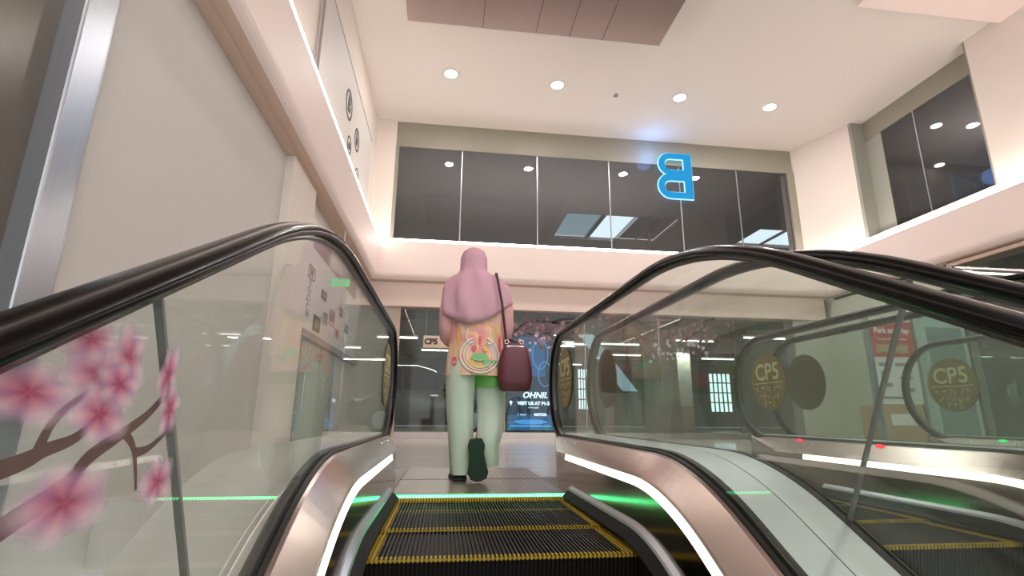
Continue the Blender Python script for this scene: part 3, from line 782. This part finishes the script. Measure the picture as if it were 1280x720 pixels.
def zline(y):
    S = sin(A30)
    if y > YC: return 0
    if y > YC-R0*S: return -R0+math.sqrt(R0*R0-(YC-y)**2)
    return -R0+R0*cos(A30)-(YC-R0*S-y)*tan(A30)
def make_escalator(x, label, jl, jr):
    global STEP0
    esc = empty('escalator', (x, 0, 0)); tag(esc, label, 'escalator', 'escalators side by side')
    for sd in (-1, 1):
        X = .62*sd
        build_handrail(X, esc)
        SJ = (YE-YC)+R0*A30+(jl if sd < 0 else jr)
        panes = [(0, SJ-.003, True), (SJ+.003, SJ+1.35, False), (SJ+1.356, SEND, False)]
        for s0, s1, nw in panes:
            q = MB(); q.poly([(X-.005, y, z) for y, z in glass_outline(s0, s1, nw)], (.010, 0, 0)); g = q.build('glass_panel', 'glass', esc)
            if nw: gmain = g
            elif s0 < SJ+.1: gdecal = g
        # thin steel edge at the joint between panes
        for sj in (SJ, SJ+1.353):
            q = MB(); a, c_ = sp(sj-.003, .28), sp(sj+.003, .28); d_, e_ = sp(sj-.003, HZ-.03), sp(sj+.003, HZ-.03)
            q.poly([(X-.006, *a), (X-.006, *c_), (X-.006, *e_), (X-.006, *d_)], (.012, 0, 0))
            q.build('joint_seal', 'seal', esc)
        f = lambda pts: [(x*sd, h) for x, h in pts]
        sweep(f([(.5, -.32), (.5, .05), (.507, .19), (.60, .19), (.60, -.32)]), 'skirt_panel', 'steel_dark', esc)
        sweep(f([(.447, .002), (.447, .010), (.478, .040), (.50, .040), (.50, -.01), (.47, -.004)]), 'skirt_brush', 'brush', esc, .9)
        sweep(f([(.476, .040), (.480, .050), (.496, .062), (.501, .062), (.501, .040)]), 'brush_holder', 'alu', esc, .9)
        sweep(f([(.503, .186), (.512, .186), (.521, .216), (.509, .216)]), 'light_strip', 'led_soft', esc, .72)
        sweep(f([(.510, .19), (.512, .216), (.518, .224), (.590, .297), (.60, .302), (.605, .302), (.605, .18), (.55, .18)]), 'deck_cover', 'steel', esc)
        sweep(f([(.602, .26), (.602, .308), (.613, .312), (.613, .26)]), 'glass_gasket', 'black', esc)
        sweep(f([(.627, .26), (.627, .314), (.65, .314), (.65, .26)]), 'glass_gasket', 'black', esc)
        for ky, kr in ((.5, .016), (.34, .012), (.2, .016)):
            q = MB(); q.cyl((sd*.572, ky, .268), kr, kr*.85, 0, .014, 16); q.build('key_switch', 'chrome', esc)
        # round sticker on the inner face
        q = MB(); n = 40
        q.cyl((X-sd*.0055, .62, .70), .205, .205, -.0004, .0004, n, axis='x')
        st = q.build('round_sticker', 'gold', gmain)
        q = MB(); q.cyl((X+sd*.0055, .62, .70), .205, .205, -.0004, .0004, n, axis='x'); q.build('sticker_back', 'golddark', gmain)
        xs0 = X-sd*.0068
        rt = (0, -sd, 0)
        q = MB()
        v, ff = text_mesh('CP5', .17, (xs0, .62, .765), rt, (0, 0, 1), .0006, bold=.003); q.add(v, ff)
        q.box(xs0-.0003, xs0+.0003, .62-.17, .62+.17, .686, .692)
        q.build('lettering', 'cream', st)
        q = MB(); rr = random.Random(5)
        for row, (z, n_) in enumerate(((.645, 6), (.585, 5), (.535, 3))):
            for i in range(n_):
                cy = .62+(i-(n_-1)/2)*.05
                for _ in range(4):
                    a0, b0 = rr.uniform(-.018, .01), rr.uniform(-.018, .012)
                    if rr.random() < .5: q.box(xs0-.0003, xs0+.0003, cy+a0, cy+a0+.02, z+b0, z+b0+.004)
                    else: q.box(xs0-.0003, xs0+.0003, cy+a0, cy+a0+.004, z+b0, z+b0+.02)
        q.build('small_characters', 'cream', st)
    # deck between this escalator and the next one to the right
    q = MB()
    sweep([(.65, -.3), (.65, .312), (.765, .316), (.765, -.3)], None, None, None, mb=q)
    sweep([(.769, -.3), (.769, .316), (.89, .312), (.89, -.3)], None, None, None, mb=q)
    sweep([(.764, -.3), (.764, .306), (.77, .306), (.77, -.3)], None, None, None, mb=q, mi=1)
    q.build('outer_deck', ['steel_pale', 'black'], esc)
    # comb plate, landing plate, comb light
    q = MB(); q.box(-.5, .5, .0, .16, -.02, .004)
    for i in range(66): x = -.49+.98*(i+.5)/66; q.poly([(x-.0035, -.045, -.006), (x+.0035, -.045, -.006), (x+.0035, 0, .004), (x-.0035, 0, .004)], (0, 0, -.006))
    q.build('comb_plate', 'yellow', esc)
    q = MB(); q.box(-.5, .5, .03, .05, .004, .014); q.build('comb_light_bar', 'led_green', esc)
    q = MB()
    for i in range(60): x = -.495+.99*(i+.5)/60; q.box(x-.005, x+.005, .0285, .03, .004, .0135)
    q.build('comb_light_dots', 'led_core', esc)
    q = MB(); q.box(-.5, .5, .05, 1.66, -.01, .003)
    for i in range(24): x = -.48+i*.0417; q.box(x-.002, x+.002, .2, 1.64, .003, .0045)
    q.build('landing_plate', 'plate', esc)
    q = MB(); q.box(-.5, .5, .838, .842, .0035, .0055); q.box(-.505, -.5, .05, 1.66, .0, .005); q.build('plate_seam', 'black', esc)
    # steps
    k = 0; y = -.29; first = None
    while y > -5.0:
        if STEP0 is None: STEP0 = first = o = steps_mesh(0).build('step', ['tread', 'yellow'], esc)
        else: o = STEP0.copy(); COL.objects.link(o); o.parent = esc
        o.location = (0, y-.4+.4, -.012+zline(y)) if k else (0, y, -.012)
        y -= .4; k += 1
    q = MB(); q.box(-.49, .49, .02, .25, -.05, -.03); q.box(-.5, .5, -5.4, .1, -3.4, -3.3); q.build('inner_frame', 'black', esc)
    return esc
esc = make_escalator(0, 'nearest escalator with dark steps and yellow edges leading up to the woman', .40, .95)
e2 = make_escalator(1.54, 'middle escalator beyond the pale deck, second from the left', .0, .95)
e3 = make_escalator(3.08, 'farthest escalator at the right, seen through two layers of glass', .4, .95)
# left side cover only on the first escalator, indicator lamps only on the others
q = MB(); sweep([(-.65, -.3), (-.65, .312), (-.93, .312), (-.93, -.6)], None, None, None, mb=q); q.build('side_cladding', 'wall_grey', esc)
for e, col in ((e2, (255, 60, 80)), (e3, (40, 230, 110))):
    q = MB(); lm = emit('indicator_lamp', col, 1.6)
    for y in (.30, -.35): q.ball((.585, y, .295), (.012, .03, .01))
    q.build('indicator_light', lm, e)

# blossom sticker on the left glass near the camera (soft printed petals)
def decal_mat():
    m, nt, N, L = new_mat('printed_petal_vinyl')
    b = N['Principled BSDF']; b.inputs['Roughness'].default_value = .6
    a = N.new('ShaderNodeVertexColor'); a.layer_name = 'print'
    L.new(a.outputs['Color'], b.inputs['Base Color']); L.new(a.outputs['Alpha'], b.inputs['Alpha'])
    return m
PM = decal_mat()
XD = -.62+.0062
def yz(y, z, d=0): return Vector((XD+d, y, z))
left_pane = [c for c in esc.children if c.name.startswith('glass_panel')][1]
q = MB()
BR = [[(-2.75, .22), (-2.6, .27), (-2.42, .335), (-2.35, .362), (-2.32, .388), (-2.27, .41), (-2.22, .433), (-2.18, .462)],
      [(-2.75, .33), (-2.6, .355), (-2.43, .388), (-2.39, .40), (-2.345, .412), (-2.30, .445)],
      [(-2.40, .398), (-2.385, .43), (-2.34, .462)],
      [(-2.26, .412), (-2.235, .39), (-2.215, .34)],
      [(-2.235, .387), (-2.20, .392), (-2.15, .418)]]
for i, p in enumerate(BR): ribbon(q, [yz(a, b_, .0002*i) for a, b_ in p], (.014, .012, .008, .007, .007)[i], Vector((1, 0, 0)), 0)
q.build('blossom_branch', 'branch', left_pane)
FL = [(-2.335, .480, .07, .042), (-2.285, .502, .045, .045), (-2.32, .435, .06, .040), (-2.43, .455, .075, .034), (-2.36, .515, .06, .026), (-2.35, .345, .075, .052),
      (-2.172, .345, .042, .043), (-2.19, .49, .028, .046), (-2.172, .442, .032, .036), (-2.55, .40, .08, .04), (-2.6, .31, .08, .045), (-2.68, .36, .08, .04), (-2.30, .47, .05, .03), (-2.25, .37, .0, .0)]
rr = random.Random(11)
for i, (cy, cz, ry, rz) in enumerate(FL):
    if ry == 0: continue
    vs = [yz(cy, cz, .002+.0003*i)]; cols = [(.52, .07, .13, 1)]; fs = []; n = 40; sp0 = rr.random()*6
    deep = rr.uniform(.7, 1.0)
    pal = [(.12, (.55*deep, .10, .18, .95)), (.38, (.70, .28, .38, .85)), (.65, (.82, .52, .62, .75)), (.88, (.86, .66, .75, .45)), (1.15, (.86, .70, .78, 0))]
    for rad, c in pal:
        for k in range(n):
            a = 2*PI*k/n; w_ = .70+.22*abs(cos(2.5*(a+sp0)))+.12*sin(2*a+sp0*3)
            vs.append(yz(cy+ry*rad*w_*cos(a), cz+rz*rad*w_*sin(a), .002+.0003*i)); v_ = .85+.15*cos(5*(a+sp0)); cols.append((c[0]*v_, c[1]*v_*v_, c[2]*v_, c[3]))
    for k in range(n): fs.append((0, 1+k, 1+(k+1) % n))
    for j in range(len(pal)-1):
        for k in range(n): fs.append((1+j*n+k, 1+(j+1)*n+k, 1+(j+1)*n+(k+1) % n, 1+j*n+(k+1) % n))
    q = MB(); q.add(vs, fs, 0, True); fo = q.build('blossom', PM, left_pane)
    ca = fo.data.color_attributes.new('print', 'FLOAT_COLOR', 'POINT')
    for k, c in enumerate(cols): ca.data[k].color = c

# ------------------------------------------------------------------ woman seen from behind
wm = empty('woman', (0, 0, 0)); tag(wm, 'person in dusty pink headscarf, floral tunic and pale green trousers walking off the escalator', 'person')
# body: one continuous skinned surface
J = {}
V = []; E_ = []; RR = []
def jv(name, p, r, frm=None):
    J[name] = len(V); V.append(p); RR.append(r)
    if frm: E_.append((J[frm], J[name]))
PY = .74
jv('pelvis', (0, PY, .86), .135)
jv('waist', (0, PY, 1.03), .115, 'pelvis'); jv('chest', (0, PY, 1.2), .13, 'waist'); jv('uchest', (0, PY, 1.32), .105, 'chest')
jv('neck', (-.02, PY+.0, 1.42), .052, 'uchest'); jv('skull', (-.025, PY+.03, 1.52), .078, 'neck'); jv('crown', (-.025, PY+.025, 1.585), .07, 'skull')
jv('nose', (-.025, PY+.125, 1.515), .012, 'skull'); jv('chin', (-.025, PY+.09, 1.455), .03, 'skull')
for s, t in ((-1, 'l'), (1, 'r')):
    jv('hip'+t, (s*.09, PY, .82), .095, 'pelvis')
    jv('sh'+t, (s*.165, PY, 1.335), .055, 'uchest'); jv('el'+t, (s*.225, PY-.02, 1.09), .042, 'sh'+t)
    jv('wr'+t, (s*.17, PY+.19, 1.0), .026, 'el'+t); jv('pa'+t, (s*.145, PY+.255, .995), .03, 'wr'+t)
    jv('kn_'+t, (s*.125, PY+.30, .99), .028, 'pa'+t)
    for i, (dx, ln) in enumerate(((-.027, .062), (-.009, .075), (.009, .07), (.027, .055))):
        a = (s*.118+dx, PY+.335, .985); jv('f%d%s' % (i, t), a, .0095, 'kn_'+t)
        b1 = (a[0]-s*.012, a[1]+ln*.5, a[2]-.012); jv('g%d%s' % (i, t), b1, .0088, 'f%d%s' % (i, t))
        jv('h%d%s' % (i, t), (b1[0]-s*.01, b1[1]+ln*.35, b1[2]-.025), .0075, 'g%d%s' % (i, t))
    jv('th1'+t, (s*.11, PY+.26, 1.02), .011, 'pa'+t); jv('th2'+t, (s*.085, PY+.3, 1.035), .010, 'th1'+t)
jv('knl', (-.10, PY+.04, .47), .058, 'hipl'); jv('anl', (-.085, PY+.06, .09), .036, 'knl'); jv('tol', (-.10, PY+.19, .035), .03, 'anl')
jv('knr', (.10, PY+.10, .46), .058, 'hipr'); jv('anr', (.03, PY-.06, .225), .036, 'knr'); jv('tor', (.03, PY-.075, .075), .028, 'anr')
me = bpy.data.meshes.new('body'); me.from_pydata(V, E_, []); bo = bpy.data.objects.new('body', me); COL.objects.link(bo)
sk_ = bo.modifiers.new('skin', 'SKIN'); sk_.use_smooth_shade = True
for i, r in enumerate(RR): me.skin_vertices[0].data[i].radius = (r, r)
me.skin_vertices[0].data[0].use_root = True
bo.modifiers.new('sub', 'SUBSURF').levels = 1; bo.modifiers['sub'].render_levels = 1
bpy.context.view_layer.update()
me2 = bpy.data.meshes.new_from_object(bo.evaluated_get(bpy.context.evaluated_depsgraph_get()))
bo.modifiers.clear(); bo.data = me2; me2.name = 'body'; me2.materials.clear(); me2.materials.append(W['skin']); bo.parent = wm
for s in (-1, 1):
    q = MB(); q.ball((-.025+s*.03, PY+.098, 1.53), .012); q.build('eye', 'print_w', wm)
q = MB(); q.ball((-.025, PY+.107, 1.482), (.022, .008, .007)); q.build('mouth', 'print_r', wm)

def loft(levels, n=40, fold=0., nf=9, ph=0., m=0, mb=None, cap=False):
    """levels: (cx, cy, z, rx, ry[, folddepth])"""
    R = []
    for lv in levels:
        cx, cy, z, rx, ry = lv[:5]; fd = lv[5] if len(lv) > 5 else fold
        r = []
        for k in range(n):
            a = 2*PI*k/n; w = 1+fd*(sin(nf*a+ph+z*3)+.5*sin((nf*2-3)*a+z*7))
            r.append(Vector((cx+rx*w*cos(a), cy+ry*w*sin(a), z)))
        R.append(r)
    mb = mb or MB(); mb.rings(R, m, True, cap, cap); return mb
# trousers
q = MB()
loft([(0, PY, .99, .155, .115), (0, PY, .9, .178, .135), (0, PY, .80, .20, .14), (0, PY, .765, .205, .14)], m=0, mb=q, cap=True)
q.build('trouser_seat', 'trouser_top', wm)
q = MB()
loft([(-.098, PY, .80, .105, .135), (-.10, PY, .70, .108, .13, .01), (-.105, PY+.02, .55, .098, .115, .02), (-.10, PY+.03, .42, .092, .11, .03), (-.088, PY+.04, .25, .086, .10, .04), (-.082, PY+.045, .12, .078, .098, .05), (-.08, PY+.045, .045, .072, .10, .06)], nf=5, mb=q, m=0, cap=True)
q.build('left_trouser_leg', 'trouser', wm)
q = MB()
loft([(.10, PY, .80, .108, .135), (.105, PY+.02, .70, .11, .125, .01), (.115, PY+.05, .58, .105, .115, .02), (.12, PY+.055, .46, .098, .11, .03), (.11, PY+.0, .33, .09, .10, .04), (.095, PY-.02, .24, .078, .085, .05), (.10, PY-.01, .14, .072, .075, .06), (.10, PY+.0, .10, .068, .072, .06)], nf=5, ph=1, mb=q, m=0, cap=True)
q.build('right_trouser_leg', 'trouser', wm)
q = MB(); loft([(.095, PY, .81, .112, .139), (.102, PY+.015, .72, .120, .140, .01), (.110, PY+.035, .63, .121, .136, .02)], nf=5, ph=1, mb=q, cap=False); q.build('green_cloth_panel', 'trouser_top', wm)
# tunic
q = loft([(0, PY, 1.40, .07, .06), (0, PY, 1.37, .15, .085), (0, PY, 1.32, .195, .11), (0, PY, 1.2, .20, .125), (0, PY, 1.05, .185, .125, .01), (0, PY, .9, .20, .14, .02), (.0, PY, .78, .212, .152, .03), (.005, PY, .705, .22, .16, .035)], nf=7)
q.build('tunic', 'tunic', wm)
for s in (-1, 1):
    m_ = MB(); P_ = [(s*.165, PY, 1.36), (s*.195, PY-.005, 1.28), (s*.215, PY-.015, 1.17), (s*.220, PY-.01, 1.07), (s*.212, PY+.03, .99), (s*.19, PY+.15, .975)]
    m_.tube(P_, [.07, .065, .056, .053, .052, .044], 16); m_.build('sleeve', 'sleeve', wm)
# printed motif on the back of the tunic
def on_back(x, z, d=.004):
    # surface of the loft at the given height
    t = [(1.2, .20, .125), (1.05, .185, .125), (.9, .20, .14), (.78, .212, .152), (.705, .22, .16)]
    for (z0, a0, b0), (z1, a1, b1) in zip(t, t[1:]):
        if z1 <= z <= z0 or (z < .705 and z1 == .705):
            u = (z0-z)/(z0-z1); rx = a0+(a1-a0)*u; ry = b0+(b1-b0)*u
            return Vector((x, PY-(ry*1.045)*math.sqrt(max(.0, 1-(x/rx)**2))-d, z))
    return Vector((x, PY-.15, z))
q = MB()
def motif_loop(cx, cz, rx, rz, w, mi, a0=0, a1=2*PI, n=30):
    q.tube([on_back(cx+rx*cos(a0+(a1-a0)*k/n), cz+rz*sin(a0+(a1-a0)*k/n)) for k in range(n+1)], w, 6, mi, True)
motif_loop(.02, .845, .135, .125, .007, 0, PI*.62, PI*2.38); motif_loop(.02, .845, .112, .105, .004, 0, PI*.66, PI*2.34); motif_loop(.02, .845, .09, .088, .003, 0, PI*.66, PI*2.34)
motif_loop(-.045, .985, .03, .06, .005, 0, 2.2, 5.5); motif_loop(.085, .985, .03, .06, .005, 0, -2.2, .9)
for x, z, rx, rz, mi in ((.02, .83, .06, .028, 1), (-.035, .785, .02, .025, 3), (.07, .79, .022, .03, 1), (.02, .765, .04, .012, 3), (-.02, .89, .018, .02, 2), (.06, .89, .018, .02, 3), (.02, .95, .01, .035, 2), (-.155, .80, .018, .035, 2), (.165, .93, .01, .06, 2), (-.13, .97, .008, .07, 3), (.13, 1.0, .008, .06, 3)):
    n = 12
    q.add([on_back(x+rx*cos(2*PI*k/n), z+rz*sin(2*PI*k/n), .006) for k in range(n)], [tuple(range(n))], mi)
q.build('printed_motif', ['print_w', 'print_g', 'print_r', 'print_y'], wm)
# headscarf : hood and cape
q = MB(); n = 56; R = []
for z, cx, cy, rx, ry, fd in ((1.668, -.03, PY+.01, .012, .012, 0), (1.66, -.03, PY+.01, .05, .055, .0), (1.635, -.03, PY+.012, .082, .09, .0), (1.59, -.03, PY+.015, .10, .112, .01), (1.53, -.03, PY+.01, .101, .115, .015), (1.49, -.032, PY+.005, .102, .108, .02), (1.46, -.025, PY-.005, .122, .11, .03), (1.43, -.015, PY-.005, .175, .12, .04), (1.39, -.005, PY-.005, .222, .13, .05), (1.32, .0, PY-.005, .25, .142, .06), (1.24, .0, PY-.008, .262, .15, .07)):
    r = []
    for k in range(n):
        a = 2*PI*k/n; w = 1+fd*(sin(8*a+z*9)+.5*sin(13*a-z*12))
        y_ = cy+ry*w*sin(a)
        if z > 1.45 and sin(a) > .82: y_ = cy+ry*.80
        r.append(Vector((cx+rx*w*cos(a), y_, z)))
    R.append(r)
for d in (.35, .7, 1.0):
    r = []
    for k in range(n):
        a = 2*PI*k/n; fd = .075; back = max(0, -sin(a))
        z = 1.24-d*(.015+.16*max(0, -sin(a+.25))**1.5)
        w = 1+fd*(sin(8*a+z*9)+.5*sin(13*a-z*12))-.02*d
        r.append(Vector((.262*w*cos(a)*(1-.04*d), PY-.008+.155*w*sin(a), z)))
    R.append(r)
q.rings(R, 0, True, True, False); sc = q.build('headscarf', 'scarf', wm)
so = sc.modifiers.new('thick', 'SOLIDIFY'); so.thickness = .004
# shoes
def shoe(M, name, wd=1.3):
    q = MB(); out = []
    side = [(-.125, .0), (-.118, .026), (-.08, .036), (-.03, .030), (.03, .036), (.08, .044), (.115, .034), (.13, .010)]
    pts = [(a, b_) for a, b_ in side]+[(a, -b_) for a, b_ in reversed(side)]
    R = [[Vector((b_*s_, a*s2, z)) for a, b_ in pts] for z, s_, s2 in ((0, .95, .98), (.008, 1.05, 1.0), (.022, 1.05, 1.0))]
    R = [[M @ (Vector((wd*p.x, p.y, p.z))) for p in r] for r in R]
    q.rings(R, 0, False); 
    U = [[Vector((b_*s_, a*s2+dy, z)) for a, b_ in pts] for z, s_, s2, dy in ((.022, .98, .98, 0), (.045, .9, .92, -.005), (.065, .62, .6, -.035), (.085, .5, .4, -.06))]
    U = [[M @ (Vector((wd*p.x, p.y, p.z))) for p in r] for r in U]
    q.rings(U, 1, True)
    return q.build(name, ['sole', 'shoe'], wm)
shoe(Matrix.Translation((-.095, PY+.10, .004)) @ Matrix.Rotation(.12, 4, 'Z'), 'left_shoe')
shoe(Matrix.Translation((.022, PY-.12, .15)) @ Matrix.Rotation(-.10, 4, 'Y') @ Matrix.Rotation(math.radians(-80), 4, 'X') @ Matrix.Scale(1.12, 4), 'right_shoe', 1.35)
wm.location = (-.012, 0, 0)

# handbag
hb = empty('handbag', (.255, PY-.14, .60)); tag(hb, 'maroon leather handbag with dark strap hanging at the right side of the woman', 'handbag')
q = MB(); R = []
for z, w, d in ((.0, .085, .035), (.012, .108, .05), (.08, .122, .058), (.18, .118, .05), (.27, .098, .038), (.32, .07, .02), (.335, .05, .012)):
    r = []
    for k in range(28):
        a = 2*PI*k/28; c_, s_ = cos(a), sin(a)
        r.append(Vector((w*math.copysign(abs(c_)**.6, c_), d*math.copysign(abs(s_)**.7, s_), z)))
    R.append(r)
q.rings(R, 0, True); q.build('bag_body', 'maroon', hb)
q = MB(); q.tube([(-.06, 0, .325), (-.075, -.01, .44), (-.10, -.03, .62), (-.13, -.02, .78), (-.135, .03, .845), (-.13, .14, .875), (-.11, .26, .82), (-.08, .3, .6), (-.05, .20, .4), (.04, .0, .325)], .009, 8); q.build('strap', 'strap', hb)
for x in (-.06, .045):
    q = MB(); q.tube([(x+.014*cos(2*PI*k/12), -.012, .34+.014*sin(2*PI*k/12)) for k in range(13)], .004, 6); q.build('ring', 'chrome', hb)
q = MB(); q.box(-.06, .06, -.024, -.016, .305, .312); q.build('zip', 'chrome', hb)

# ------------------------------------------------------------------ light and camera
w = bpy.data.worlds.new('world'); scene.world = w; w.use_nodes = True
bg = w.node_tree.nodes['Background']; bg.inputs[0].default_value = (1., .99, .985, 1); bg.inputs[1].default_value = 1.25
area('room_fill', (2, 9.5, 3.6), 7, 2, 150, rot=(PI, 0, 0))  # unseen fill added to lighten the room behind the wide window
area('room_fill', (11, 5, 5.0), 1, 1, 40, rot=(PI, 0, 0))  # unseen fill added to lighten the room behind the right window

cam = bpy.data.cameras.new('camera'); co = bpy.data.objects.new('camera', cam); COL.objects.link(co)
yaw, pitch, roll, F = .125854, .24372, .008556, 641.9
h = Vector((sin(yaw), cos(yaw), 0)); fw = h*cos(pitch)+Vector((0, 0, sin(pitch))); rt = Vector((cos(yaw), -sin(yaw), 0)); up = rt.cross(fw)
r2 = rt*cos(roll)+up*sin(roll); u2 = -rt*sin(roll)+up*cos(roll)
Mx = Matrix((r2, u2, -fw)).transposed().to_4x4(); Mx.translation = (-.2224, -2.9774, .4373)
co.matrix_world = Mx
cam.sensor_width = 36; cam.lens = F/1280*36; cam.clip_start = .02
scene.camera = co
scene.view_settings.view_transform = 'Standard'; scene.view_settings.look = 'None'
scene.view_settings.gamma = 1; scene.view_settings.exposure = .45; scene.view_settings.use_curve_mapping = False
scene.cycles.max_bounces = 10; scene.cycles.transparent_max_bounces = 32; scene.cycles.glossy_bounces = 5
scene.cycles.caustics_reflective = False; scene.cycles.caustics_refractive = False
scene.cycles.sample_clamp_indirect = 4
